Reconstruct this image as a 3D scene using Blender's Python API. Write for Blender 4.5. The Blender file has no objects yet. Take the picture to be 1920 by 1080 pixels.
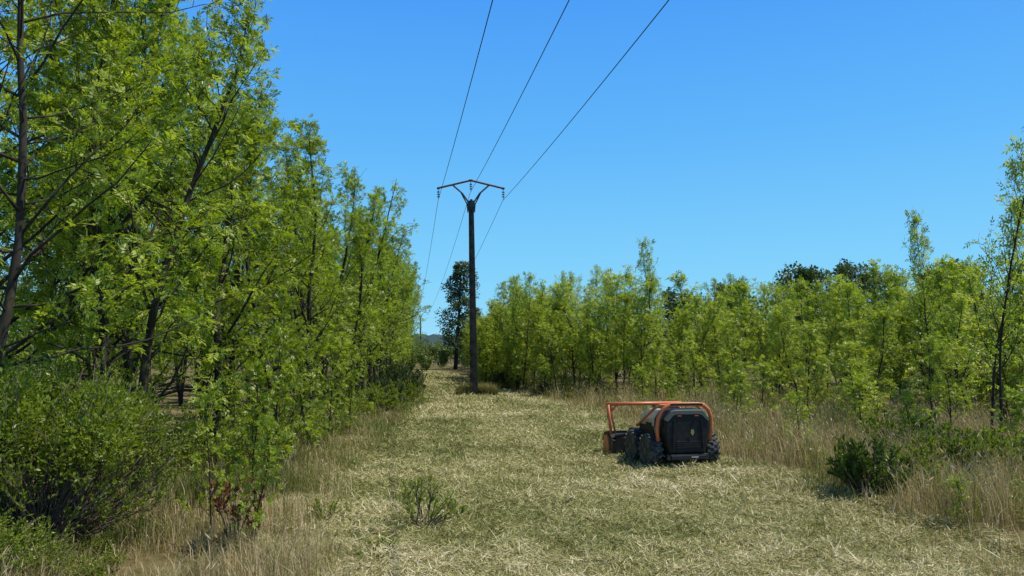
import bpy, math, numpy as np
from mathutils import Vector
S = bpy.context.scene
COL = S.collection

# ---------------------------------------------------------------- helpers
def nobj(name, data=None, parent=None, loc=(0,0,0), rot=(0,0,0), scale=None, **kw):
    o = bpy.data.objects.new(name, data)
    COL.objects.link(o)
    o.location = loc; o.rotation_euler = rot
    if scale is not None: o.scale = scale
    if parent is not None: o.parent = parent
    for k, v in kw.items(): o[k] = v
    return o

def build(name, V, loops, starts, totals, mats, rnd=None, mi=None, smooth=False):
    me = bpy.data.meshes.new(name)
    V = np.asarray(V, dtype=np.float32)
    me.vertices.add(len(V)); me.vertices.foreach_set("co", V.ravel())
    me.loops.add(len(loops)); me.loops.foreach_set("vertex_index", np.asarray(loops, dtype=np.int32))
    me.polygons.add(len(starts))
    me.polygons.foreach_set("loop_start", np.asarray(starts, dtype=np.int32))
    me.polygons.foreach_set("loop_total", np.asarray(totals, dtype=np.int32))
    if mi is not None: me.polygons.foreach_set("material_index", np.asarray(mi, dtype=np.int32))
    if smooth: me.polygons.foreach_set("use_smooth", np.ones(len(starts), dtype=bool))
    if rnd is not None:
        a = me.attributes.new("rnd", 'FLOAT', 'FACE')
        a.data.foreach_set("value", np.asarray(rnd, dtype=np.float32))
    for m in mats: me.materials.append(m)
    me.update(calc_edges=True)
    me.validate()
    return me

def nrm(a):
    return a / np.maximum(np.linalg.norm(a, axis=-1, keepdims=True), 1e-9)

def quads(V4, name, mats, rnd=None):
    n = len(V4)
    return build(name, V4.reshape(-1, 3), np.arange(n*4), np.arange(n)*4, np.full(n, 4), mats, rnd)

def leaf_quads(P, D, N, L, W, droop=0.0):
    Sd = nrm(np.cross(D, N))
    L = np.asarray(L).reshape(-1, 1); W = np.asarray(W).reshape(-1, 1)
    mid = P + D*L*0.45
    tip = P + D*L + np.array([0, 0, -1.0])*L*droop
    return np.stack([P, mid + Sd*W*0.5, tip, mid - Sd*W*0.5], axis=1)

def compound(P, D, rng, size, pairs=3, wid=0.36):
    n = len(P)
    up = nrm(np.array([0, 0, 1.0]) + rng.normal(0, .55, (n, 3)))
    Sd = nrm(np.cross(D, up)); Nn = nrm(np.cross(Sd, D))
    out = []; rn = []
    base = rng.rand(n)
    Lr = size*rng.uniform(.7, 1.25, n)
    for k in range(pairs):
        t = .3 + .6*k/pairs
        pos = P + D*(Lr*1.9*t)[:, None] - np.array([0, 0, 1.0])*(Lr*.3*t*t)[:, None]
        for s in (-1, 1):
            d = nrm(D*.62 + Sd*s*.78 + Nn*rng.uniform(-.25, .2, (n, 1)))
            ll = Lr*rng.uniform(.8, 1.15, n)*(1.0 if k else .8)
            out.append(leaf_quads(pos, d, nrm(Nn + rng.normal(0, .25, (n, 3))), ll, ll*wid, .1)); rn.append(base*.7 + rng.rand(n)*.3)
    pos = P + D*(Lr*1.9*.85)[:, None] - np.array([0, 0, 1.0])*(Lr*.25)[:, None]
    out.append(leaf_quads(pos, nrm(D - np.array([0, 0, .15])), Nn, Lr*1.1, Lr*wid, .12)); rn.append(base*.7 + rng.rand(n)*.3)
    return np.concatenate(out), np.concatenate(rn)

def tubes(paths, name, mats, smooth=True):
    V = []; Lp = []; off = 0; tot = []
    for pts, rad, k in paths:
        pts = np.asarray(pts, float); n = len(pts)
        T = np.gradient(pts, axis=0); T = nrm(T)
        ref = np.array([1, 0, 0.0]) if abs(T[0][0]) < .8 else np.array([0, 1.0, 0])
        A = nrm(np.cross(T, ref)); B = np.cross(T, A)
        an = np.arange(k)*2*math.pi/k
        ring = pts[:, None, :] + (A[:, None, :]*np.cos(an)[None, :, None] + B[:, None, :]*np.sin(an)[None, :, None])*np.asarray(rad, float)[:, None, None]
        V.append(ring.reshape(-1, 3))
        i = np.arange(n-1)[:, None]*k; j = np.arange(k)[None, :]; j2 = (j+1) % k
        q = np.stack([off+i+j, off+i+k+j, off+i+k+j2, off+i+j2], axis=-1).reshape(-1)
        Lp.append(q); tot += [4]*((n-1)*k)
        Lp.append(off + np.arange(k)); tot.append(k)
        Lp.append(off + (n-1)*k + np.arange(k)[::-1]); tot.append(k)
        off += n*k
    tot = np.array(tot); st = np.concatenate([[0], np.cumsum(tot)[:-1]])
    return build(name, np.concatenate(V), np.concatenate(Lp), st, tot, mats, smooth=smooth)

# ---------------------------------------------------------------- materials
def newmat(name):
    m = bpy.data.materials.new(name); m.use_nodes = True
    nt = m.node_tree
    return m, nt, nt.nodes["Principled BSDF"], nt.nodes["Material Output"]

def ramp(nt, stops):
    r = nt.nodes.new("ShaderNodeValToRGB")
    e = r.color_ramp.elements
    while len(e) < len(stops): e.new(0.5)
    for el, (p, c) in zip(e, stops):
        el.position = p; el.color = (*c, 1)
    return r

def leafmat(name, stops, transl=.42, rough=.4, objvar=.35, tint=(1.27, 1.33, .45), spec=.4):
    m, nt, b, out = newmat(name); L = nt.links
    at = nt.nodes.new("ShaderNodeAttribute"); at.attribute_name = "rnd"
    oi = nt.nodes.new("ShaderNodeObjectInfo")
    mx = nt.nodes.new("ShaderNodeMix"); mx.inputs[0].default_value = objvar
    L.new(at.outputs["Fac"], mx.inputs[2]); L.new(oi.outputs["Random"], mx.inputs[3])
    r = ramp(nt, stops); L.new(mx.outputs[0], r.inputs[0])
    L.new(r.outputs[0], b.inputs["Base Color"])
    b.inputs["Roughness"].default_value = rough
    b.inputs["Specular IOR Level"].default_value = spec
    t = nt.nodes.new("ShaderNodeBsdfTranslucent")
    mc = nt.nodes.new("ShaderNodeMix"); mc.data_type = 'RGBA'; mc.blend_type = 'MULTIPLY'; mc.inputs[0].default_value = 1
    L.new(r.outputs[0], mc.inputs[6]); mc.inputs[7].default_value = (tint[0]*1.45, tint[1]*1.45, tint[2]*1.45, 1)
    L.new(mc.outputs[2], t.inputs[0])
    ms = nt.nodes.new("ShaderNodeMixShader"); ms.inputs[0].default_value = transl
    L.new(b.outputs[0], ms.inputs[1]); L.new(t.outputs[0], ms.inputs[2]); L.new(ms.outputs[0], out.inputs[0])
    return m

M_leaf = leafmat("ash_leaf", [(0, (.09, .13, .012)), (.4, (.185, .25, .022)), (.75, (.31, .39, .045)), (1, (.50, .54, .16))], transl=.38, objvar=.2)
M_leaf2 = leafmat("young_ash_leaf", [(0, (.13, .18, .018)), (.5, (.25, .315, .038)), (1, (.44, .48, .12))], transl=.42)
M_dark = leafmat("dark_foliage", [(0, (.03, .052, .018)), (.6, (.06, .09, .028)), (1, (.10, .135, .04))], transl=.25)
M_broom = leafmat("broom_leaf", [(0, (.05, .085, .014)), (.6, (.10, .15, .024)), (1, (.17, .22, .04))], transl=.3)
M_popl = leafmat("poplar_leaf", [(0, (.055, .078, .04)), (1, (.14, .175, .095))], transl=.3)
M_bush = leafmat("bush_leaf", [(0, (.09, .13, .012)), (.6, (.19, .25, .028)), (1, (.31, .37, .06))], transl=.36)
M_wood = leafmat("woodland_leaf", [(0, (.06, .095, .018)), (.6, (.12, .165, .03)), (1, (.2, .25, .05))], transl=.3, objvar=0)
M_under = leafmat("undergrowth_leaf", [(0, (.08, .11, .016)), (.6, (.165, .205, .032)), (1, (.29, .32, .08))], transl=.36, objvar=0)
M_dead = leafmat("dead_leaf", [(0, (.10, .035, .015)), (1, (.26, .12, .05))], transl=.25, tint=(1, .9, .8))
M_cut = leafmat("cut_grass_blade", [(0, (.09, .08, .03)), (.15, (.13, .165, .04)), (.35, (.26, .28, .085)), (.55, (.42, .385, .185)), (.8, (.56, .50, .29)), (1, (.76, .70, .52))], transl=.12, rough=.6, objvar=0, tint=(1, .95, .6), spec=.3)
M_dry = leafmat("dry_grass_blade", [(0, (.11, .155, .028)), (.3, (.20, .215, .055)), (.5, (.33, .265, .12)), (.8, (.47, .365, .215)), (1, (.60, .49, .34))], transl=.22, rough=.6, objvar=0, tint=(1, .95, .6), spec=.3)

def barkmat(name, c1, c2, c3, scale=9):
    m, nt, b, out = newmat(name); L = nt.links
    tc = nt.nodes.new("ShaderNodeTexCoord")
    mp = nt.nodes.new("ShaderNodeMapping"); mp.inputs[3].default_value = (1, 1, .3)
    n = nt.nodes.new("ShaderNodeTexNoise"); n.inputs["Scale"].default_value = scale; n.inputs["Detail"].default_value = 6
    L.new(tc.outputs["Object"], mp.inputs[0]); L.new(mp.outputs[0], n.inputs[0])
    r = ramp(nt, [(.3, c1), (.55, c2), (.75, c3)]); L.new(n.outputs[0], r.inputs[0]); L.new(r.outputs[0], b.inputs["Base Color"])
    bp = nt.nodes.new("ShaderNodeBump"); bp.inputs["Strength"].default_value = .6; bp.inputs["Distance"].default_value = .02
    L.new(n.outputs[0], bp.inputs["Height"]); L.new(bp.outputs[0], b.inputs["Normal"])
    b.inputs["Roughness"].default_value = .9
    return m
M_bark = barkmat("ash_bark", (.016, .013, .009), (.032, .026, .018), (.10, .085, .03))
M_twig = barkmat("dry_twig", (.08, .058, .04), (.16, .125, .09), (.22, .19, .15), 20)
M_pole = barkmat("weathered_concrete", (.02, .018, .016), (.035, .03, .026), (.07, .06, .05), 6)

def plain(name, c, rough=.5, metal=0, var=.25, scale=12, emis=None):
    m, nt, b, out = newmat(name); L = nt.links
    tc = nt.nodes.new("ShaderNodeTexCoord")
    n = nt.nodes.new("ShaderNodeTexNoise"); n.inputs["Scale"].default_value = scale; n.inputs["Detail"].default_value = 5
    L.new(tc.outputs["Object"], n.inputs[0])
    dust = tuple(min(1, x*(1-var)+.16*var) for x in c)
    r = ramp(nt, [(.42, c), (.7, dust)]); L.new(n.outputs[0], r.inputs[0]); L.new(r.outputs[0], b.inputs["Base Color"])
    rr = nt.nodes.new("ShaderNodeMapRange"); rr.inputs[3].default_value = rough*.8; rr.inputs[4].default_value = min(1, rough*1.3)
    L.new(n.outputs[0], rr.inputs[0]); L.new(rr.outputs[0], b.inputs["Roughness"])
    b.inputs["Metallic"].default_value = metal
    return m
M_orange = plain("orange_paint", (.68, .18, .06), .4)
M_black = plain("black_plastic", (.009, .009, .010), .55, var=.08)
M_black.node_tree.nodes["Principled BSDF"].inputs["Specular IOR Level"].default_value = .3
M_lit_edge = plain("cowl_edge_light", (.10, .11, .09), .35, var=.2)  # lighter tone painting the light on the black cowl's top chamfers
M_rubber = plain("tyre_rubber", (.028, .025, .021), .85, var=.7)
M_rim = plain("rim_grey", (.04, .04, .04), .5, var=.4)
M_cream = plain("pale_green_paint", (.42, .47, .32), .35)
M_steel = plain("dark_steel", (.03, .028, .026), .5, .4, .3)
M_rust = plain("rusty_steel", (.10, .045, .03), .7, .2, .4)
M_red = plain("red_lens", (.6, .07, .03), .3, var=0)
M_white = plain("white_plate", (.45, .45, .44), .4)
M_yel = plain("yellow_green_badge", (.3, .26, .07), .4)
M_blue = plain("blue_steel", (.012, .016, .03), .6, var=.05)
M_glass = plain("insulator_glass", (.09, .11, .1), .15)
M_wire = plain("wire_metal", (.02, .02, .022), .6)

def groundmat(name, a, b_, c, sc):
    m, nt, b, out = newmat(name); L = nt.links
    tc = nt.nodes.new("ShaderNodeTexCoord")
    n1 = nt.nodes.new("ShaderNodeTexNoise"); n1.inputs["Scale"].default_value = .6; n1.inputs["Detail"].default_value = 8; n1.inputs["Roughness"].default_value = .7
    n2 = nt.nodes.new("ShaderNodeTexNoise"); n2.inputs["Scale"].default_value = sc; n2.inputs["Detail"].default_value = 8; n2.inputs["Roughness"].default_value = .75
    L.new(tc.outputs["Object"], n1.inputs[0]); L.new(tc.outputs["Object"], n2.inputs[0])
    ad = nt.nodes.new("ShaderNodeMath"); ad.operation = 'ADD'
    mu = nt.nodes.new("ShaderNodeMath"); mu.operation = 'MULTIPLY'; mu.inputs[1].default_value = .5
    L.new(n1.outputs[0], ad.inputs[0]); L.new(n2.outputs[0], ad.inputs[1]); L.new(ad.outputs[0], mu.inputs[0])
    r = ramp(nt, [(.36, a), (.5, b_), (.62, c)]); L.new(mu.outputs[0], r.inputs[0]); L.new(r.outputs[0], b.inputs["Base Color"])
    bp = nt.nodes.new("ShaderNodeBump"); bp.inputs["Strength"].default_value = .8; bp.inputs["Distance"].default_value = .06
    L.new(n2.outputs[0], bp.inputs["Height"]); L.new(bp.outputs[0], b.inputs["Normal"])
    b.inputs["Roughness"].default_value = 1; b.inputs["Specular IOR Level"].default_value = .1
    return m
M_ground = groundmat("dry_meadow_soil", (.07, .06, .02), (.14, .118, .05), (.24, .195, .10), 6)
M_path = groundmat("mown_track", (.10, .11, .035), (.24, .225, .09), (.40, .36, .20), 11)
M_hill = groundmat("far_hill", (.03, .055, .06), (.045, .075, .075), (.07, .10, .08), .4)

# ---------------------------------------------------------------- terrain
def h(x, y):
    x = np.asarray(x, float); y = np.asarray(y, float)
    return (.03*np.sin(x*.9+.3*y) + .025*np.sin(y*.8-.5*x+1) + .015*np.sin(1.7*x+1.1*y+2) + .012*np.sin(2.1*y-1.3*x))
def ledge(y): return np.interp(y, [3, 6.3, 7.75, 11, 15.5, 24, 44, 80], [-1.4, -1.8, -2.2, -2.8, -3.05, -3.5, -5.5, -10.2]) + .12*np.sin(np.asarray(y)*1.3)
def redge(y): return np.interp(y, [3, 6.6, 8.8, 12.5, 20, 26, 31, 44, 80], [4.7, 4.6, 4.4, 3.6, 2.9, 2.2, .9, -2.8, -7.6]) + .12*np.sin(np.asarray(y)*1.7+1)

def grid(X, Y, Z, name, mat):
    ny, nx = X.shape
    V = np.stack([X, Y, Z], -1).reshape(-1, 3)
    i = np.arange(ny-1)[:, None]*nx; j = np.arange(nx-1)[None, :]
    q = np.stack([i+j, i+j+1, i+nx+j+1, i+nx+j], -1).reshape(-1)
    n = (ny-1)*(nx-1)
    return build(name, V, q, np.arange(n)*4, np.full(n, 4), [mat], smooth=True)
gx = np.concatenate([-np.geomspace(900, 22, 40), np.arange(-21.5, 21.6, .5), np.geomspace(22, 900, 40)])
gy = np.concatenate([-np.geomspace(600, 6, 25), np.arange(-5.5, 60, .5), np.geomspace(60, 1400, 50)])
GX, GY = np.meshgrid(gx, gy)
nobj("ground", grid(GX, GY, h(GX, GY), "ground", M_ground), kind="structure", label="dry meadow soil with patchy grass cover", category="ground")
ys = np.arange(-4, 80, .4); us = np.linspace(0, 1, 30)
PX = ledge(ys)[:, None]*(1-us)[None] + redge(ys)[:, None]*us[None]; PY = np.repeat(ys[:, None], 30, 1)
nobj("path", grid(PX, PY, h(PX, PY)+.02, "path", M_path), kind="structure", label="freshly mown straw-coloured grass track under power line", category="path")
hx = np.linspace(-420, 420, 420); hy = np.linspace(0, 120, 24)
HX, HY = np.meshgrid(hx, hy)
prof = np.sin(np.clip(HY/120, 0, 1)*math.pi)**.6
top = 13 + 3*np.sin(HX*.012+1) + 1.5*np.sin(HX*.05) + .5*np.sin(HX*.6)+.35*np.sin(HX*1.1+2)+.3*np.sin(HY*.9+HX*.4)
nobj("hill", grid(HX, HY+430, prof*top-.4, "hill", M_hill), kind="structure", label="low wooded hill on the horizon", category="hill")

# ---------------------------------------------------------------- trees
def walk(rng, p, d, L, n, wob, up):
    pts = [np.array(p)]; d = np.array(d, float)
    for i in range(n):
        d = d + rng.normal(0, wob, 3) + np.array([0, 0, up]); d /= np.linalg.norm(d)
        pts.append(pts[-1] + d*L/n)
    return np.array(pts)
def along(pts, t):
    f = t*(len(pts)-1); i = min(int(f), len(pts)-2); return pts[i]+(pts[i+1]-pts[i])*(f-i), pts[i+1]-pts[i]

def gen_tree(seed, H, R, t0, n1, n2, nl, leafL, tr, mleaf, up=.55, pairs=3, bare=0.0, name="ash", lean=0.03, wid=.36, tp_=.45, brup=.05, stems=1):
    rng = np.random.RandomState(seed)
    paths = []; P = []; D = []
    for stm in range(stems):
        ln = lean if stm == 0 else .16
        HH = H if stm == 0 else H*rng.uniform(.6, .85)
        tp = walk(rng, (0, 0, -.15), (rng.normal(0, ln), rng.normal(0, ln), 1), HH+.15, 14, .06, .03)
        tp *= np.array([1, 1, HH/tp[-1][2]])
        tt = np.linspace(0, 1, 15); trs = tr if stm == 0 else tr*.65
        paths.append((tp, trs*(1-tt)**.8+.006, 8))
        lob = rng.uniform(.7, 1.3, 8)
        nn = n1 if stems == 1 else int(n1*(.65 if stm == 0 else .35/(stems-1)*1.2))
        for i in range(nn):
            s = ((i+rng.rand())/nn)**.95
            t = t0+(1-t0)*s*.93
            p0, td = along(tp, t)
            pr = (.65+.35*min(1, s/.25))*(1-s)**tp_+.16
            az = i*2.4+rng.normal(0, .4); el = up + s*.55 + rng.normal(0, .18)
            L = R*pr*rng.uniform(.6, 1.3)*lob[int((az % 6.283)/6.284*4)+4*(s > .5)]*(HH/H)
            d0 = (math.cos(az)*math.cos(el), math.sin(az)*math.cos(el), math.sin(el))
            bp = walk(rng, p0, d0, L, 6, .15, brup)
            br = max(.006, tr*.42*(1-t)*(L/R)+.004)
            paths.append((bp, np.linspace(br, .0035, 7), 5))
            if rng.rand() < bare: continue
            for j in range(n2):
                u = .3+.7*(j+rng.rand())/n2
                q0, bd = along(bp, min(u, .999))
                bd = bd/np.linalg.norm(bd)
                rd = rng.normal(0, 1, 3); rd -= bd*rd.dot(bd); rd /= np.linalg.norm(rd)
                d2 = bd*.7+rd*.85+np.array([0, 0, .15]); d2 /= np.linalg.norm(d2)
                L2 = (.22+.32*L*(1.15-u))*rng.uniform(.6, 1.35)
                sp = walk(rng, q0, d2, L2, 3, .14, .05)
                paths.append((sp, np.linspace(.005, .002, 4), 3))
                for k in range(nl):
                    v = .35+.65*(k+rng.rand())/nl
                    a, sd = along(sp, min(v, .999)); sd = sd/np.linalg.norm(sd)
                    P.append(a); D.append(sd*.5+rng.normal(0, .65, 3)+np.array([0, 0, .1]))
        for k in range(int(nl*5)):
            a, sd = along(tp, rng.uniform(.86, .999)); P.append(a); D.append(rng.normal(0, .6, 3)+np.array([0, 0, .35]))
    P = np.array(P); D = nrm(np.array(D))
    Q, rn = compound(P, D, rng, leafL, pairs, wid)
    return tubes(paths, name+"_trunk", [M_bark]), quads(Q, name+"_crown", [mleaf], rn)

def place_tree(kind, meshes, x, y, s, rz, label, group, cat="tree", tilt=(0, 0)):
    e = nobj(kind, None, loc=(x, y, float(h(x, y))), rot=(tilt[0], tilt[1], rz), scale=(s[0], s[0], s[1]), label=label, category=cat, group=group)
    nobj("trunk", meshes[0], e); nobj("crown", meshes[1], e)
    return e

BIG = [gen_tree(100+i, 8.0, 1.9, .12, 46, 7, 8, .080, .07, M_leaf, up=.5, bare=.18, wid=.38, stems=1+(i % 2)) for i in range(6)]
YOUNG = [gen_tree(200+i, 4.6, 1.15, .15, 31, 6, 6, .088, .032, M_leaf2, up=.62, pairs=2, wid=.48, tp_=.36, stems=1+(i % 3), bare=.1) for i in range(6)]
WISP = [gen_tree(300+i, 5.0, .95, .22, 26, 5, 6, .085, .028, M_leaf2, up=.75, pairs=2, bare=.12, wid=.42) for i in range(3)]
SAP = [gen_tree(400+i, 2.0, .7, .05, 18, 4, 5, .065, .012, M_leaf, up=.7, wid=.42) for i in range(3)]
GL = "ash trees lining the mown track"
lab_big = ["tall leafy ash tree at the edge of the mown track", "dense green ash tree standing in the tree belt", "slender multi-branched ash tree beside the track"]
rr = np.random.RandomState(11)
cnt = 0
def hcap(x, y):
    """tallest tree that suits the sloping outline of the belt seen along the track"""
    r = (x+1.25)/y
    slope = np.interp(r, [-.45, -.39, -.34, -.245, -.20, -.165, -.145, -.115], [.80, .60, .42, .37, .295, .245, .18, .115])
    return 1.9+slope*y
for off, y0, y1, st in [(1.8, 9.8, 92, 2.1), (3.5, 8.3, 90, 2.5), (5.6, 9, 80, 2.9), (8.2, 10, 80, 3.8), (11, 12, 70, 4.6)]:
    y = y0
    while y < y1:
        yy = y+rr.uniform(-.5, .5); xx = float(ledge(yy))-off+rr.uniform(-.45, .3)
        if off > 2.5 and xx/yy < -.95: y += st; continue
        s = rr.uniform(.86, 1.07); sy = rr.uniform(1.0, 1.15)
        if yy < 18: sy = 1.28*rr.uniform(.95, 1.05); s = 1.05
        sy = min(sy, hcap(xx, yy)/8.05*rr.uniform(.95, 1.0))
        s = min(s, sy*1.1)
        place_tree("ash_tree", BIG[cnt % 6], xx, yy, (s, sy), rr.uniform(0, 6.28), lab_big[0 if off < 2 else (1 if cnt % 2 else 2)], GL, tilt=(rr.normal(0, .035), rr.normal(0, .03)+(.02 if off < 2 else 0)))
        cnt += 1; y += st*(1+.012*y)*rr.uniform(.8, 1.2)
NEAR = gen_tree(555, 8.8, 2.6, .2, 54, 7, 8, .075, .055, M_leaf, up=.2, bare=.2, brup=.09)
place_tree("ash_tree", NEAR, -5.15, 7.5, (1, 1), 1.0, "ash tree with yellow-lichened trunk standing behind the round bush", GL)
for x, y, v, sy in [(-5.7, 10.4, 1, 1.2), (-6.9, 13.0, 2, 1.35), (-6.1, 12.0, 5, 1.15)]:
    place_tree("ash_tree", BIG[v], x, y, (1.0, sy), x*3, lab_big[1], GL)
for x, y, s, v in [(-3.25, 8.2, .7, 0), (-3.4, 9.8, .85, 1), (-3.4, 10.9, 1.0, 0), (-3.7, 13.7, .9, 1), (-2.5, 7.3, .6, 1), (-3.6, 12.2, 1.0, 2), (-3.8, 15.4, 1.0, 0), (-3.7, 17, .9, 1)]:
    place_tree("ash_sapling", SAP[v], x, y, (s*.85, s), rr.uniform(0, 6), "leafy young ash sapling growing in the track verge", "ash saplings on the verge", "sapling")

fx = np.array([-2.7, -1.0, .8, 3, 6.9, 10, 12.5, 13.5, 14]); fy = np.array([52, 40, 34.5, 30.5, 28.5, 26.5, 22, 18, 15])
cnt = 0
GR = "young ash trees edging the meadow"
seglen = np.concatenate([[0], np.cumsum(np.hypot(np.diff(fx), np.diff(fy)))])
for row, (o, st) in enumerate([(0, 1.3), (1.4, 1.3), (2.9, 1.5), (4.9, 1.9), (7.6, 2.6)]):
    s = rr.uniform(0, 1)
    while s < seglen[-1]:
        x = np.interp(s, seglen, fx); y = np.interp(s, seglen, fy)
        nx, ny = (.55, .83)
        xx = x+nx*o+rr.uniform(-.6, .6); yy = y+ny*o+rr.uniform(-.7, .7)
        sc = rr.uniform(.72, 1.06)*(1+.05*row)*(.88 if x > 11 else 1)*(.86 if row == 0 else 1)
        wis = rr.rand() < .18
        m = WISP[cnt % 3] if wis else YOUNG[cnt % 6]
        place_tree("ash_tree", m, xx, yy, (max(.8, min(sc, 1.1))*rr.uniform(.85, 1.15), sc*(1.2 if wis else .99)), rr.uniform(0, 6.28),
                   "slender young ash tree with a wispy top" if wis else "young yellow-green ash tree at the meadow edge", GR, tilt=(rr.normal(0, .06), rr.normal(0, .06)))
        cnt += 1; s += st*rr.uniform(.75, 1.25)
for x, y, s, hh in [(8.45, 13.0, .75, 1.14), (8.9, 13.9, .8, 1.05), (9.35, 16.6, .6, 1.02), (5.9, 24, .6, .55), (7.9, 20, .65, .55), (7.6, 16.5, .5, .45), (7.0, 23, .7, .6), (5.0, 26, .6, .5), (9.9, 20.5, .75, .65), (11.0, 18.5, .8, .7), (8.6, 14.6, .5, .45), (9.1, 23.5, .8, .7)]:
    m = WISP[int(x*7) % 3] if hh > .95 else YOUNG[int(x*7) % 6]
    place_tree("ash_tree", m, x, y, (s, hh), x*3, "thin ash tree rising from tall dry grass", GR)
for i, (x, y, s) in enumerate([(5.6, 14.5, .6), (6.6, 12.2, .7), (7.2, 15.6, .8), (5.4, 18, .8), (4.6, 21, .8), (6.4, 19.4, .9), (8.0, 12, .7), (7.5, 10.5, .6), (4.3, 24.5, .8), (8.2, 17.8, .9), (6.3, 21.6, .9), (4.9, 8.2, .3)]):
    place_tree("ash_sapling", SAP[i % 3], x, y, (s, s*.85), i*1.7, "small ash sapling growing among dry meadow grass", "ash saplings in the meadow", "sapling")

# ------------------------------------------------------------ cloud foliage
def cloud(rng, c, rad, n, size, clumps=14, wid=.5, cr=.38, top=False):
    cl = nrm(rng.normal(0, 1, (clumps, 3)))*rng.uniform(.3, .82, (clumps, 1))
    if top: cl[:, 2] = np.abs(cl[:, 2])
    k = rng.randint(0, clumps, n)
    d = nrm(rng.normal(0, 1, (n, 3)))
    P = cl[k] + d*cr*(rng.rand(n, 1)**.4)*rng.uniform(.8, 1.2, (clumps, 1))[k]
    P = np.array(c)+P*np.array(rad)
    D = nrm(d+rng.normal(0, .7, (n, 3))+np.array([0, 0, .3+.8*top]))
    N = nrm(rng.normal(0, .6, (n, 3))+np.array([0, 0, 1.]))
    L = size*rng.uniform(.6, 1.3, n)
    return leaf_quads(P, D, N, L, L*wid, .1), np.clip(rng.rand(clumps)[k]*.5+rng.rand(n)*.5, 0, 1)

def stacked(seed, H, prof, n, size, mat, name, tr=.2, ncl=26):
    rng = np.random.RandomState(seed)
    tp = walk(rng, (0, 0, -.2), (0, 0, 1), H*.97, 10, .03, .02)
    paths = [(tp, np.linspace(tr, .02, 11), 8)]; Q = []; rn = []
    for i in range(ncl):
        s = (i+rng.rand())/ncl; t = .2+.76*s
        p, _ = along(tp, t); az = i*2.4; L = prof(s)*rng.uniform(.6, 1.05)
        c = p+np.array([math.cos(az)*L*.6, math.sin(az)*L*.6, .1])
        paths.append((np.array([p-np.array([0, 0, .4]), (p+c)/2, c]), np.array([.05, .03, .01]), 4))
        q, r = cloud(rng, c, (max(.35, L*.6), max(.35, L*.6), max(.45, L*.55)), n//ncl, size, 6, .55, .5); Q.append(q); rn.append(r)
    return tubes(paths, name+"_trunk", [M_bark]), quads(np.concatenate(Q), name+"_crown", [mat], np.concatenate(rn))
pm = stacked(1, 12.6, lambda s: 1.9*(math.sin(min(1, s*.75+.25)*math.pi*.93)**.5), 9500, .23, M_popl, "poplar", ncl=32)
place_tree("poplar_tree", pm, -6.1, 80, (1.2, 1), 0, "tall slim grey-green poplar rising above the tree line", "poplars")
place_tree("poplar_tree", pm, -4.0, 86, (.9, .6), 2, "shorter grey-green poplar beside the tall one", "poplars")
dk = [stacked(5+i, 7.6, lambda s: 2.4*math.sin(min(1, s*.75+.25)*math.pi*.9)**.6, 12000, .2, M_dark, "oak", .15, 30) for i in range(2)]
for i, (x, y, s) in enumerate([(17, 42, .94), (20.5, 44, .98), (23.5, 41, .92), (27, 45, .97), (14, 46, .87), (31, 43, .95), (-2.2, 62, .6), (11, 48, .8)]):
    place_tree("oak_tree", dk[i % 2], x, y, (s*1.1, s), i*1.3, "dark rounded evergreen oak behind the young ashes", "dark oaks behind the young trees")

rng = np.random.RandomState(21)
Q = []; rn = []
def addwood(x, y, H, n=900, size=.28):
    q, r = cloud(rng, (x, y, H*.5), (H*.36, H*.36, H*.52), n, size, 16, .6); Q.append(q); rn.append(r)
for x in np.arange(2, 70, 2.4): addwood(x+rng.uniform(-1, 1), 52+rng.uniform(-4, 8), rng.uniform(5.2, 7.0))
for x in np.arange(-60, -16, 2.6): addwood(x+rng.uniform(-1, 1), 100+rng.uniform(-4, 8), rng.uniform(5, 8))
for y in np.arange(12, 95, 2.6): addwood(-16-.28*y+rng.uniform(-1, 1), y, rng.uniform(6, 8.5), 1300, .22)
for y in np.arange(54, 96, 2.6): addwood(float(redge(min(y, 80)))-.11*max(0, y-80)+3.0+rng.uniform(0, 1.2), y, rng.uniform(3.2, 5.0), 1300, .2)
for x in np.arange(-19, 5, 1.1): addwood(x, 97+rng.uniform(-3, 3), rng.uniform(2.6, 3.8), 900, .24)
for x, y, H in [(-9.3, 78, 2.6), (-8.2, 72, 1.5), (-10.6, 84, 3.2), (-12.5, 88, 4.5), (-11.5, 80, 3.0), (-7.4, 80, 2.2), (-9.8, 72, 1.8)]: addwood(x, y, H, 1100, .16)
for y in np.arange(10, 34, 2.5): addwood(22+rng.uniform(-1, 1), y, rng.uniform(4, 5.5), 1300, .2)
for s_ in np.arange(0, 40, 1.6):
    x = np.interp(s_, seglen, fx); y = np.interp(s_, seglen, fy); addwood(x+7, y+9, rng.uniform(3.6, 4.8), 900, .18)
nobj("woodland", quads(np.concatenate(Q), "woodland", [M_wood], np.concatenate(rn)), kind="stuff", label="distant green woodland closing off the clearing", category="woodland")

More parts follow.
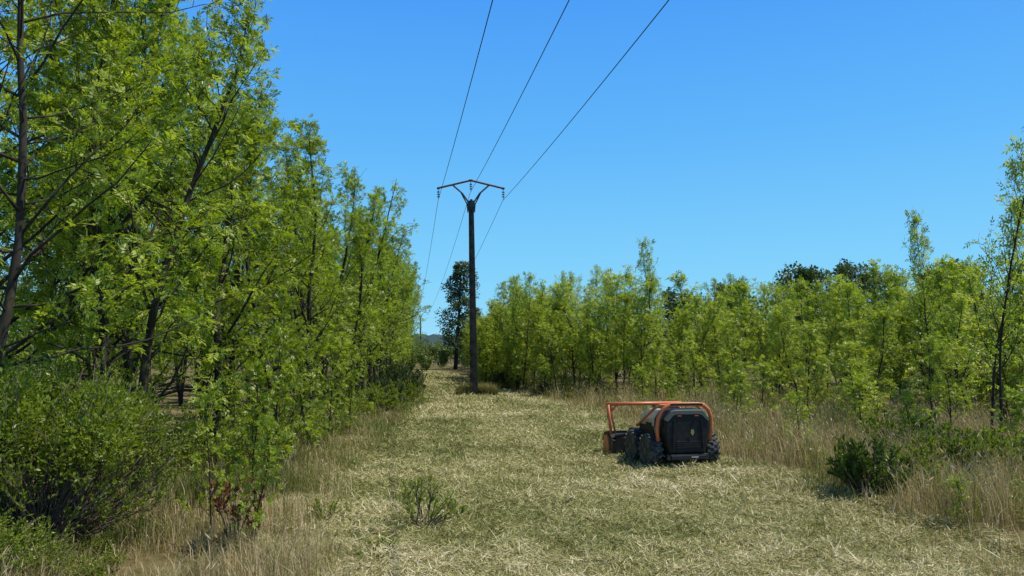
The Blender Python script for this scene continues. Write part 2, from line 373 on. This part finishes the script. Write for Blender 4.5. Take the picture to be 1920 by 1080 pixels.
Q = []; rn = []
for i in range(200):
    y = 7.5*(70/7.5)**rng.rand(); x = float(ledge(y))-rng.uniform(.5, 3.4)-.25
    if y < 10.5: continue
    H = rng.uniform(.3, .9); q, r = cloud(rng, (x, y, H*.45), (H*.6, H*.6, H*.55), int(260+1300/y*2), .035+.0022*y, 9, .5); Q.append(q); rn.append(r)
for i in range(16):
    y = rng.uniform(5.2, 8.5); x = -3.1-rng.rand()*1.6-.12*(y-5)
    H = rng.uniform(.12, .35); q, r = cloud(rng, (x, y, H*.45), (H*.8, H*.8, H*.55), 500, .03, 9, .5); Q.append(q); rn.append(r)
for i in range(190):
    s = rng.uniform(0, seglen[-1]); x = np.interp(s, seglen, fx)+rng.uniform(-.6, 2.2); y = np.interp(s, seglen, fy)+rng.uniform(-.8, 2.6)
    H = rng.uniform(.35, 1.3); q, r = cloud(rng, (x, y, H*.42), (H*.5, H*.5, H*.55), 300, .065, 9, .5); Q.append(q); rn.append(r)
for i in range(120):
    y = 6.5*(28/6.5)**rng.rand(); x = float(redge(y))+rng.uniform(.8, 6)*(.5+y/28)
    H = rng.uniform(.2, .65); q, r = cloud(rng, (x, y, H*.42), (H*.6, H*.6, H*.55), 340, .022+.002*y, 9, .45); Q.append(q); rn.append(r)
nobj("undergrowth", quads(np.concatenate(Q), "undergrowth", [M_under], np.concatenate(rn)), kind="stuff", label="tangled low green undergrowth beneath the trees", category="undergrowth")

# ------------------------------------------------------------ bushes
def bush(seed, R, H, nst, nleaf, leaf, mleaf, outer=.55, wid=.4, upb=.9, shell=0, shsize=.04):
    rng = np.random.RandomState(seed)
    paths = []; P = []; D = []
    for i in range(nst):
        az = rng.uniform(0, 6.28); tilt = rng.rand()**.6*1.25
        d = np.array([math.cos(az)*math.sin(tilt), math.sin(az)*math.sin(tilt), math.cos(tilt)])
        tx = R*math.sin(tilt); tz = H*math.cos(tilt); L = math.hypot(tx, tz)*rng.uniform(.8, 1.04)
        b0 = np.array([math.cos(az), math.sin(az), 0])*rng.rand()*.25*R
        bp = walk(rng, b0, nrm(d*np.array([R, R, H])), L*.92, 7, .1, .02)
        paths.append((bp, np.linspace(.010, .003, 8), 4))
        for j in range(7):
            u = rng.uniform(.35, .99); q, bd = along(bp, u); bd = bd/np.linalg.norm(bd)
            d2 = nrm(bd*.7+rng.normal(0, .55, 3)+np.array([0, 0, .35]))
            sp = walk(rng, q, d2, rng.uniform(.12, .3)*H/1.6, 3, .12, .1); paths.append((sp, np.linspace(.004, .0015, 4), 3))
            if u > outer-.15*rng.rand():
                for k in range(nleaf):
                    a, sd = along(sp, rng.uniform(.15, .999)); P.append(a); D.append(nrm(sd)*.8+rng.normal(0, .5, 3)+np.array([0, 0, upb*.5]))
    P = np.array(P); D = nrm(np.array(D)); n = len(P)
    L = leaf*rng.uniform(.6, 1.3, n)
    q = leaf_quads(P, D, nrm(rng.normal(0, .7, (n, 3))+np.array([0, 0, .8])), L, L*wid, .05); rv = rng.rand(n)
    if shell:
        q2, r2 = cloud(rng, (0, 0, H*.45), (R*.98, R*.98, H*.48), shell, shsize, 70, .45, .22, True)
        q = np.concatenate([q, q2]); rv = np.concatenate([rv, np.clip(r2+.1, 0, 1)])
    return tubes(paths, "bush_branches", [M_twig]), quads(q, "bush_foliage", [mleaf], rv)
def place_bush(ms, x, y, s, rz, kind, label, group, cat="bush"):
    e = nobj(kind, None, loc=(x, y, float(h(x, y))), rot=(0, 0, rz), scale=s, label=label, category=cat, group=group)
    nobj("branch", ms[0], e, label="bare brown twigs"); nobj("foliage", ms[1], e)
B1 = bush(1, 1.3, 1.9, 280, 20, .040, M_bush, outer=.6, wid=.42, shell=24000, shsize=.048)
place_bush(B1, -4.65, 7.4, (1.05, 1.05, 1.05), 0, "round_bush", "large rounded bush with fresh tips and brown twiggy inside", "rounded bushes")
B2 = bush(2, .9, 1.1, 130, 22, .038, M_bush, outer=.45, wid=.4, shell=4500, shsize=.04)
place_bush(B2, -4.3, 6.1, (.8, .8, .55), 1, "round_bush", "low twiggy bush beside the large rounded bush", "rounded bushes")
B3 = bush(3, .42, .8, 90, 30, .042, M_broom, outer=.1, upb=1.5)
place_bush(B3, 4.55, 9.7, (1.1, 1.1, 1.05), 0, "broom_bush", "dark green upright bush at the mown edge", "dark bushes")
B4 = bush(4, .75, .8, 70, 24, .045, M_bush, outer=.25)
for x, y, s in [(6.3, 10.8, 1.1), (6.9, 13.4, 1.2), (-3.9, 22.5, 1.2), (-4.0, 27, 1.3), (7.4, 11.3, 1), (5.6, 10.5, .8)]:
    place_bush(B4, x, y, (s, s, s), x*2, "leafy_bush", "small leafy bush growing among tall grass", "leafy bushes")
B5 = bush(5, .45, .6, 15, 10, .036, M_bush, outer=.2, wid=.55, upb=.2)
place_bush(B5, -.95, 8.0, (1, 1, 1.05), 0, "leafy_sprout", "small leafy regrowth sprout standing in the cut grass", "regrowth sprouts", "sprout")
place_bush(B5, -2.0, 8.2, (.7, .7, .5), 2, "leafy_sprout", "small leafy regrowth sprout at the track edge", "regrowth sprouts", "sprout")
place_bush(B5, -1.25, 6.9, (.7, .7, .35), 4, "leafy_sprout", "small leafy regrowth sprout at the track edge", "regrowth sprouts", "sprout")
B7 = bush(7, .22, .8, 7, 9, .06, M_dead, outer=.2, wid=.5)
place_bush(B7, -2.75, 7.5, (1, 1, 1), 0, "withered_sapling", "withered sapling with hanging reddish-brown dead leaves", "withered saplings", "sapling")
B6 = bush(6, 1.0, 1.3, 80, 26, .07, M_dark, outer=.15)
for x, y, s in [(1.3, 31.6, .5), (-.4, 39.5, .8), (-4.6, 29.5, 1.2), (-4.3, 24.8, .9), (-5.2, 35, 1.2)]:
    place_bush(B6, x, y, (s, s, s), x*2, "dark_bush", "dark dense rounded shrub under the tree edge", "dark shrubs")

# ------------------------------------------------------------ grass
def vnoise(x, y, sc, seed):
    r = np.random.RandomState(seed).rand(256, 256)
    X = x*sc+1000; Y = y*sc+1000; i = np.floor(X).astype(int); j = np.floor(Y).astype(int); fx_ = X-i; fy_ = Y-j
    fx_ = fx_*fx_*(3-2*fx_); fy_ = fy_*fy_*(3-2*fy_)
    g = lambda a, b: r[a % 256, b % 256]
    return (g(i, j)*(1-fx_)+g(i+1, j)*fx_)*(1-fy_)+(g(i, j+1)*(1-fx_)+g(i+1, j+1)*fx_)*fy_
def blades(P, H, W, az, bend, rnd, name, mat):
    n = len(P); H = H[:, None]; W = W[:, None]
    dirn = np.stack([np.cos(az), np.sin(az), np.zeros(n)], 1); sd = np.stack([-np.sin(az), np.cos(az), np.zeros(n)], 1)
    up = np.array([0, 0, 1.0]); b = bend[:, None]
    mid = P+up*H*.55+dirn*H*b*.25; tip = P+up*H*(1-.35*b*b)+dirn*H*b
    V = np.stack([P-sd*W/2, P+sd*W/2, mid-sd*W*.4, mid+sd*W*.4, tip], 1)
    base = np.array([0, 1, 3, 2, 2, 3, 4]); Lp = (np.arange(n)[:, None]*5+base).ravel()
    st = (np.arange(n)[:, None]*7+np.array([0, 4])).ravel(); tt = np.tile([4, 3], n)
    return build(name, V.reshape(-1, 3), Lp, st, tt, [mat], np.repeat(rnd, 2))
rng = np.random.RandomState(31)
n = 560000
y = 4.3*(62/4.3)**rng.rand(n); u = rng.rand(n)
x = (ledge(y)-.35)*(1-u)+(redge(y)+.4)*u
n1_ = vnoise(x, y, 4.2, 1); n2_ = vnoise(x, y, 1.5, 2); n3_ = vnoise(x, y, .5, 3); nf = vnoise(x, y, 11, 4)
sw = vnoise(x+.12*y, y*.12, 1.6, 5)
dens = .2+.8*(.45*n1_+.25*n2_+.3*nf)*1.35
k = dens > rng.rand(n)*1.0
x, y, n1_, n2_, n3_, nf, sw = [a_[k] for a_ in (x, y, n1_, n2_, n3_, nf, sw)]; n = len(x)
L = rng.uniform(.02, .10, n)*(1+.03*y)*np.where(rng.rand(n) < .05, 2.0, 1); W = (.0015+.00046*y)*rng.uniform(.6, 1.5, n)
az = rng.uniform(0, 6.283, n); el = rng.normal(.16, .36, n)
D = np.stack([np.cos(az)*np.cos(el), np.sin(az)*np.cos(el), np.sin(el)], 1)
mound = np.clip(.45*n1_+.2*n2_+.35*nf-.35, 0, 1)
P = np.stack([x, y, h(x, y)+.02+mound*.16*rng.rand(n)**.6+rng.rand(n)**2*.03], 1)
N = nrm(rng.normal(0, .5, (n, 3))+np.array([0, 0, 1.]))
q = leaf_quads(P, D, N, L, W*1.6, .0)
rv = np.clip(.45+rng.normal(0, .18, n)+.3*(mound-.18)*2+.38*(n3_-.5)+.25*(sw-.5)+.2*(n2_-.5), 0, 1)
nobj("cut_grass", quads(q, "cut_grass", [M_cut], rv), kind="stuff", label="loose straw and clippings lying on the mown track", category="cut grass")
n = 120000
y = 4.3*(60/4.3)**rng.rand(n); u = rng.rand(n); x = ledge(y)*(1-u)+redge(y)*u
k = vnoise(x, y, 1.5, 2)*.5+vnoise(x, y, .5, 3)*.5 < .12+rng.rand(n)*.5
x, y = x[k], y[k]; n = len(x)
nobj("grass_stubble", blades(np.stack([x, y, h(x, y)+.01], 1), rng.uniform(.03, .11, n), (.003+.0005*y), rng.uniform(0, 6.28, n), rng.uniform(.1, .9, n), np.clip(rng.uniform(0, .55, n), 0, 1), "grass_stubble", M_dry), kind="stuff", label="short green grass stubble poking through cut straw", category="grass")
def tall(x, y, H, gshift, name, lab):
    n = len(x)
    P = np.stack([x, y, h(x, y)-.01], 1); az = rng.uniform(0, 6.28, n); b = rng.uniform(.05, .95, n)
    c4 = vnoise(x, y, .9, 9)
    rv = np.clip(rng.uniform(.2, 1, n)+gshift-.3*(rng.rand(n) < .2)-.4*(c4 < .38), 0, 1)
    W = (.002+.0004*y)*rng.uniform(.5, 1.5, n)
    nobj(name, blades(P, H, W, az, b, rv, name, M_dry), kind="stuff", label=lab, category="grass")
    k = (rng.rand(n) < .25)&(H > .45)
    tip = P[k]+np.array([0, 0, 1.])*(H[k]*(1-.35*b[k]**2))[:, None]*.97+np.stack([np.cos(az[k]), np.sin(az[k]), 0*az[k]], 1)*(H[k]*b[k])[:, None]
    m = k.sum(); D = nrm(np.stack([np.cos(az[k])*.5, np.sin(az[k])*.5, np.full(m, .7)], 1)+rng.normal(0, .2, (m, 3)))
    return leaf_quads(tip-D*.02, D, nrm(rng.normal(0, 1, (m, 3))), rng.uniform(.05, .11, m), .006+.0007*y[k]), rng.uniform(.5, 1, m)
n = 130000
y = 4.6*(34/4.6)**rng.rand(n); dd = (rng.rand(n)**1.1)*(2.5+.35*y)-.5; x = redge(y)+dd
c = vnoise(x, y, .8, 7)*.5+vnoise(x, y, 2.6, 8)*.5
k = c > .2+rng.rand(n)*.5; x, y, dd, c = x[k], y[k], dd[k], c[k]; n = len(x)
H = rng.rand(n)**1.3*.88*(.35+1.0*c)*np.clip(.25+(dd+.3)/1.1, .2, 1)+.06
A = tall(x, y, H, .06, "tall_dry_grass", "tall dry straw-coloured meadow grass beside the track")
n = 95000
y = 4.0*(60/4.0)**rng.rand(n); x = ledge(y)+.25-(rng.rand(n)**1.2)*3.3+rng.normal(0, .15, n)
c = vnoise(x, y, 1.6, 10); k = c > rng.rand(n)*.7; x, y, c = x[k], y[k], c[k]; n = len(x)
B = tall(x, y, rng.uniform(.08, .48, n)*(.4+.8*c), np.where(y < 10, .06, -.15), "verge_grass", "green and straw verge grass under the trees")
nobj("grass_seed_heads", quads(np.concatenate([A[0], B[0]]), "seed_heads", [M_dry], np.concatenate([A[1], B[1]])), kind="stuff", label="feathery pale seed heads on the tall grass", category="grass")
n = 2600; a = rng.uniform(-.6, 3.7, n); r = .15+rng.rand(n)**.8*.42; x, y = -1.45+r*np.cos(a)*1.5, 31.0+r*np.sin(a)*.8
nobj("grass_tuft", blades(np.stack([x, y, h(x, y)], 1), rng.uniform(.25, .7, n), np.full(n, .014), rng.uniform(0, 6.28, n), rng.uniform(.2, .7, n), rng.uniform(.1, .6, n), "grass_tuft", M_dry), label="uncut grass tuft around the foot of the pole", category="grass tuft")

# ------------------------------------------------------------ mesh builder
class MB:
    def __init__(s): s.V = []; s.F = []; s.M = []
    def add(s, V, F, m=0):
        o = len(s.V); s.V += [tuple(map(float, v)) for v in V]; s.F += [tuple(i+o for i in f) for f in F]; s.M += [m]*len(F)
    def box(s, c, z, m=0, rx=0, rz=0, ry=0):
        V = [np.array([a*z[0]/2, b*z[1]/2, d*z[2]/2]) for a in (-1, 1) for b in (-1, 1) for d in (-1, 1)]
        from mathutils import Euler
        E = Euler((rx, ry, rz)).to_matrix(); V = [E @ Vector(v) + Vector(c) for v in V]
        s.add(V, [(0, 1, 3, 2), (4, 6, 7, 5), (0, 4, 5, 1), (2, 3, 7, 6), (0, 2, 6, 4), (1, 5, 7, 3)], m)
    def loft(s, secs, m=0):
        k = len(secs[0]); V = [v for q in secs for v in q]
        F = [(i*k+j, i*k+(j+1) % k, (i+1)*k+(j+1) % k, (i+1)*k+j) for i in range(len(secs)-1) for j in range(k)]
        F += [tuple(range(k))[::-1], tuple((len(secs)-1)*k+j for j in range(k))]
        s.add(V, F, m)
    def tube(s, pts, r, k=8, m=0, r2=None):
        pts = np.asarray(pts, float); T = nrm(np.gradient(pts, axis=0)); n = len(pts)
        secs = []
        for i in range(n):
            ref = np.array([0, 1., 0]) if abs(T[i][1]) < .9 else np.array([0, 0, 1.])
            A = nrm(np.cross(T[i], ref)); B_ = np.cross(T[i], A); rad = r if r2 is None else r+(r2-r)*i/(n-1)
            secs.append([pts[i]+rad*(A*math.cos(a)+B_*math.sin(a)) for a in np.arange(k)*2*math.pi/k])
        s.loft(secs, m)
    def lathe_x(s, prof, c, k=28, m=0):
        secs = [[(c[0]+px, c[1]+r*math.cos(a), c[2]+r*math.sin(a)) for a in np.arange(k)*2*math.pi/k] for px, r in prof]
        s.loft(secs, m)
    def obj(s, name, mats, parent, bevel=.006, smooth=False, **kw):
        me = bpy.data.meshes.new(name); me.from_pydata(s.V, [], s.F)
        for m in mats: me.materials.append(m)
        me.polygons.foreach_set("material_index", s.M)
        import bmesh
        bm = bmesh.new(); bm.from_mesh(me); bmesh.ops.recalc_face_normals(bm, faces=bm.faces); bm.to_mesh(me); bm.free()
        if smooth: me.polygons.foreach_set("use_smooth", [True]*len(me.polygons))
        o = nobj(name, me, parent, **kw)
        if bevel:
            b = o.modifiers.new("bevel", 'BEVEL'); b.width = bevel; b.segments = 2; b.limit_method = 'ANGLE'; b.angle_limit = .6
        return o

# ------------------------------------------------------------ mulching robot
rob = nobj("remote_mulcher", None, loc=(2.85, 12.25, float(h(2.8, 12.6))+.0), rot=(0, 0, math.radians(12)),
           label="black and orange remote-controlled mulching robot parked on cut grass", category="mulching machine")
def sec(y, pts, s=1, cz=.58): return [(px*s, y, cz+(pz-cz)*s) for px, pz in pts]
cow = [(-.32, .24), (.32, .24), (.37, .42), (.42, .66), (.41, .79), (.30, .94), (.25, .96), (-.25, .96), (-.30, .94), (-.41, .79), (-.42, .66), (-.37, .42)]
b = MB(); b.loft([sec(-.06, cow, .88), sec(-.03, cow, .96), sec(.05, cow, 1.0), sec(.34, cow, 1.0)])
b.box((-.25, -.065, .56), (.025, .02, .46), ry=.06); b.box((.25, -.065, .56), (.025, .02, .46), ry=-.06)
for i in range(4): b.box((0, -.065, .36+i*.03), (.40, .012, .01))
b.obj("rear_cowl", [M_black], rob, .010, label="black faceted plastic rear cowl")
b = MB()  # added strip: light on the cowl's upper chamfers, put in as colour
lit_edge = [(-.40, .80), (-.295, .945), (-.24, .965), (.24, .965), (.295, .945), (.40, .80), (.36, .79), (.26, .885), (.20, .90), (-.20, .90), (-.26, .885), (-.36, .79)]
b.loft([[(px*.96, -.075, pz-.014) for px, pz in lit_edge], [(px*1.0, .0, pz+.01) for px, pz in lit_edge]])
b.obj("cowl_lit_edge", [M_lit_edge], rob, .004, label="grey-green strip painting the light on the top edge of the cowl")
b = MB()
hd = [(-.38, .44), (.38, .44), (.42, .62), (.42, .78), (.32, .94), (-.32, .94), (-.42, .78), (-.42, .62)]
b.loft([sec(.345, hd), sec(.8, hd, .96), sec(1.15, hd, .80, .5), sec(1.3, hd, .6, .45)])
b.obj("engine_hood", [M_cream], rob, .02, label="pale green engine hood")
for s in (-1, 1):
    b = MB(); b.box((s*.415, .66, .58), (.03, .60, .16)); b.box((s*.395, .66, .49), (.03, .5, .04)); b.box((s*.422, .56, .68), (.016, .22, .06))
    b.obj("side_grille", [M_black], rob, .004)
b = MB(); b.box((0, .80, .945), (.3, .5, .03)); b.tube([(.12, 1.0, .86), (.12, 1.0, .98)], .03)
b.obj("hood_vent", [M_black], rob, .004)
b = MB()
b.box((0, .7, .30), (.62, 1.3, .22)); b.box((0, 1.38, .34), (.5, .16, .2)); b.box((0, .0, .2), (.72, .12, .09))
for yy in (.3, 1.05): b.tube([(-.45, yy, .27), (.45, yy, .27)], .05)
b.obj("chassis", [M_steel], rob)
b = MB(); b.box((0, -.075, .2), (.60, .03, .06)); b.obj("bumper", [M_blue], rob, label="dark steel rear bumper")
b = MB(); b.box((.10, -.094, .20), (.12, .008, .02)); b.obj("plate", [M_white], rob, .002)
for xx in (-.15, .15):
    b = MB(); b.box((xx, -.072, .862), (.065, .02, .014)); b.obj("rear_light", [M_red], rob, .003)
b = MB(); b.add([(-.03, -.055, .56), (.03, -.055, .56), (.04, -.055, .51), (0, -.055, .46), (-.04, -.055, .51), (-.03, -.048, .56), (.03, -.048, .56), (.04, -.048, .51), (0, -.048, .46), (-.04, -.048, .51)],
    [(0, 1, 2, 3, 4), (9, 8, 7, 6, 5)]+[(i, (i+1) % 5, 5+(i+1) % 5, 5+i) for i in range(5)])
for v in range(len(b.V)): b.V[v] = (b.V[v][0]*.8+.07, b.V[v][1]-.028, b.V[v][2]+.08)
b.obj("badge", [M_yel], rob, 0)
def rb(y, dz=0): return [(-.455, y+.10, .45), (-.475, y+.08, .66), (-.465, y+.05, .82), (-.41, y+.02, .95), (-.31, y+.0, 1.03+dz), (-.2, y+.0, 1.045+dz), (.2, y+.0, 1.045+dz), (.31, y+.0, 1.03+dz), (.41, y+.02, .95), (.465, y+.05, .82), (.475, y+.08, .66), (.455, y+.10, .45)]
b = MB(); b.tube(rb(.0), .034)
b.tube([(-.42, .34, .95), (-.31, .32, 1.01), (.31, .32, 1.01), (.42, .34, .95)], .022)
for s in (-1, 1):
    b.tube([(s*.33, .03, 1.02), (s*.33, .33, 1.0)], .022); b.tube([(s*.42, .34, .95), (s*.45, .7, .76), (s*.45, 1.0, .62)], .024)
b.obj("roll_bar", [M_orange], rob, 0, smooth=True, label="orange tubular guard frame")
b = MB(); b.tube([(-.28, -.026, 1.04), (-.2, -.03, 1.05), (.2, -.03, 1.05), (.28, -.026, 1.04)], .018); b.obj("bar_pad", [M_black], rob, 0, smooth=True)
def wheel(xx, yy):
    w = nobj("wheel", None, rob, loc=(xx, yy, .275)); sgn = 1 if xx > 0 else -1
    t = MB(); t.lathe_x([(-.10, .14), (-.115, .18), (-.11, .232), (-.09, .252), (.09, .252), (.11, .232), (.115, .18), (.10, .14)], (0, 0, 0), 32)
    for i in range(18):
        for sd in (-1, 1):
            a = (i+.5*(sd > 0))*2*math.pi/18; r = .258
            for kx, da, ww in ((.035, .10, .075), (.086, .0, .058)):
                aa = a+da
                t.box((sd*kx, r*math.cos(aa), r*math.sin(aa)), (ww, .04, .036), rx=aa-math.pi/2, rz=0)
    t.obj("tyre", [M_rubber], w, 0)
    t = MB(); t.lathe_x([(-.07*sgn, .135), (.09*sgn, .145), (.095*sgn, .13), (.05*sgn, .11), (.05*sgn, .05), (.10*sgn, .045), (.105*sgn, .02)], (0, 0, 0), 24)
    for i in range(6):
        a = i*math.pi/3; t.box((.055*sgn, .075*math.cos(a), .075*math.sin(a)), (.02, .018, .018), rx=a)
    t.obj("rim", [M_rim], w, .002)
for xx in (-.50, .50):
    for yy in (.30, .96): wheel(xx, yy)
hdp = nobj("mulcher_head", None, rob, loc=(-.02, 1.9, 0), label="orange-framed flail mulching head")
b = MB()
pr = [(-.26, .10), (-.24, .34), (-.05, .44), (.16, .40), (.28, .26), (.22, .24), (.12, .34), (-.05, .37), (-.18, .28), (-.2, .10)]
b.loft([[(xx, py, pz) for py, pz in pr] for xx in (-.68, .68)])
b.box((0, -.1, .45), (.5, .18, .08)); b.tube([(-.62, -.26, .36), (-.3, -.4, .42)], .035)
b.obj("housing", [M_black], hdp, .005)
for s in (-1, 1):
    b = MB(); pl = [(-.12, .03), (-.15, .14), (-.10, .34), (-.02, .38), (.10, .34), (.15, .18), (.12, .03)]
    b.loft([[(s*.68+o, py, pz) for py, pz in pl] for o in (0, s*.03)]); b.obj("side_plate", [M_orange], hdp, .004)
    b = MB(); b.box((s*.66, -.22, .2), (.05, .22, .24), rx=.2); b.obj("skid", [M_steel], hdp, .006)
b = MB(); b.tube([(-.66, .02, .19), (.66, .02, .19)], .10, 14)
for i in range(26):
    a = i*2.4; xx = -.62+i*.0495; b.box((xx, .02+.12*math.cos(a), .19+.12*math.sin(a)), (.035, .05, .03), rx=a)
b.obj("drum", [M_steel], hdp, 0)
b = MB()
for s in (-1, 1):
    b.tube([(s*.64, -.12, .36), (s*.71, -.16, .93)], .030); b.tube([(s*.56, -.12, .40), (s*.66, -.12, .90)], .020)
    b.tube([(s*.70, -.13, .76), (s*.50, -.14, .93)], .020); b.box((s*.69, -.14, .7), (.06, .04, .05))
b.tube([(-.74, -.15, .94), (.74, -.15, .94)], .034)
b.obj("push_frame", [M_orange], hdp, 0, smooth=True, label="orange tree-pushing frame")
b = MB()
for s in (-1, 1): b.tube([(s*.25, -.68, .42), (s*.27, -.4, .38), (s*.25, -.1, .4)], .04); b.tube([(s*.12, -.7, .5), (s*.1, -.4, .58), (s*.08, -.1, .48)], .014)
b.box((0, -.5, .32), (.5, .06, .1))
b.obj("lift_arm", [M_steel], hdp, .003)

# ------------------------------------------------------------ power pole
def power_pole(x, y):
    e = nobj("power_pole", None, loc=(x, y, float(h(x, y))), rot=(0, math.radians(-1.1), math.radians(6)), label="dark concrete power pole with steel crossarm carrying three wires", category="power pole", group="power poles")
    b = MB(); b.loft([[(-w, -d, z), (w, -d, z), (w, d, z), (-w, d, z)] for w, d, z in [(.165, .14, -.3), (.16, .135, 0), (.105, .095, 8.1)]])
    for i in range(14):
        z = .9+i*.5; w = .16-.055*z/8.1; b.box((0, -.135+.04*z/8.1-.004, z), (w*.9, .012, .22))
    b.obj("shaft", [M_pole], e, .012)
    b = MB(); b.box((0, 0, 8.08), (.30, .28, .30)); b.box((0, 0, 7.9), (.26, .25, .12)); b.box((0, -.15, 8.1), (.1, .04, .36)); b.obj("pole_cap", [M_steel], e)
    b = MB()
    for s in (-1, 1):
        b.tube([(0, 0, 9.13), (s*1.43, 0, 8.78)], .035, 4); b.tube([(0, .07, 9.12), (s*1.43, .07, 8.77)], .025, 4)
        b.box((s*1.38, .03, 8.78), (.12, .14, .06))
    b.box((0, .03, 9.12), (.14, .14, .07))
    b.obj("crossarm", [M_rust], e, 0)
    for s in (-1, 1):
        b = MB(); b.tube([(s*.08, 0, 8.0), (s*.13, 0, 8.2), (s*.36, 0, 8.55), (s*.78, 0, 8.92)], .034, 6); b.tube([(s*.14, .05, 7.75), (s*.17, .05, 8.1), (s*.42, .05, 8.6)], .026, 6); b.obj("brace", [M_rust], e, 0)
    for xx, zt in ((-1.38, 8.74), (0, 9.08), (1.38, 8.74)):
        b = MB(); b.tube([(xx, .03, zt), (xx, .03, zt-.44)], .012, 6)
        for k in range(3):
            z = zt-.12-k*.1; b.loft([[(xx+r*math.cos(a), .03+r*math.sin(a), zz) for a in np.arange(12)*math.pi/6] for r, zz in ((.02, z+.035), (.07, z), (.06, z-.015), (.02, z-.02))])
        b.obj("insulator", [M_glass], e, 0)
    return e
power_pole(-1.58, 31)
power_pole(-1.58-.143*100-.2, 131)
for k, (x0, z0) in enumerate(((-3.14, 8.33), (-1.78, 8.66), (-.40, 8.30))):
    pts = []
    for (ya, yb, sag) in ((-49, 31, 1.25), (31, 131, 2.1)):
        for i in range(40):
            t = i/39; yy = ya+(yb-ya)*t
            pts.append((x0-.143*(yy-31), yy, z0-4*sag*t*(1-t)))
    pts.pop(40)
    nobj("power_line", tubes([(np.array(pts), np.full(len(pts), .0095), 5)], "power_line", [M_wire]), label="thin dark overhead wire strung between the power poles", category="power line", group="overhead wires")

# ------------------------------------------------------------ world, sun, camera
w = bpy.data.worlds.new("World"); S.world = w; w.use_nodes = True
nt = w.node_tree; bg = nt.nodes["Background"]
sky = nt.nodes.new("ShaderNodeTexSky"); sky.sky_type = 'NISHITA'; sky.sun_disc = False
EL, AZ = 60, 90
sky.sun_elevation = math.radians(EL); sky.sun_rotation = math.radians(AZ); sky.air_density = 1.0; sky.dust_density = .2; sky.ozone_density = 3
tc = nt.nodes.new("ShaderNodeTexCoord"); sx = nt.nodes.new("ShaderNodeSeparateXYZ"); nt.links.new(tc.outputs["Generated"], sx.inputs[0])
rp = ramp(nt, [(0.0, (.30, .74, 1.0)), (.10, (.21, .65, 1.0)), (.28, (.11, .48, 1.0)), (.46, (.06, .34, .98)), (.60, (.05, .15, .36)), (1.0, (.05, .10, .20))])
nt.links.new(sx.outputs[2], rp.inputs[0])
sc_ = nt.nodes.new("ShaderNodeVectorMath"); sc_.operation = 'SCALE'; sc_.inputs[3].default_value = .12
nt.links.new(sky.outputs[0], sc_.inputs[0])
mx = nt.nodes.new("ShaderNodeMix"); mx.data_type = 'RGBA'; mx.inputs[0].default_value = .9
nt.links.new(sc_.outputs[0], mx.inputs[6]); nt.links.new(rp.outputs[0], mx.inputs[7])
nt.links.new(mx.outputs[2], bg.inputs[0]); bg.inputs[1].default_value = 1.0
sl = bpy.data.lights.new("sun", 'SUN'); sl.energy = 5.0; sl.angle = math.radians(.5); sl.color = (1, .93, .80)
so = bpy.data.objects.new("sun", sl); COL.objects.link(so)
d = Vector((math.sin(math.radians(AZ))*math.cos(math.radians(EL)), math.cos(math.radians(AZ))*math.cos(math.radians(EL)), math.sin(math.radians(EL))))
so.rotation_euler = d.to_track_quat('Z', 'Y').to_euler(); so.location = (0, 0, 30)
cam = bpy.data.cameras.new("camera"); cam.lens = 26; cam.sensor_width = 36; cam.clip_end = 3000; cam.clip_start = .05
co = bpy.data.objects.new("camera", cam); COL.objects.link(co); co.location = (0, 0, 1.9); co.rotation_euler = (math.radians(94.94), 0, 0)
S.camera = co
S.view_settings.view_transform = 'Standard'; S.view_settings.look = 'None'; S.view_settings.exposure = 0
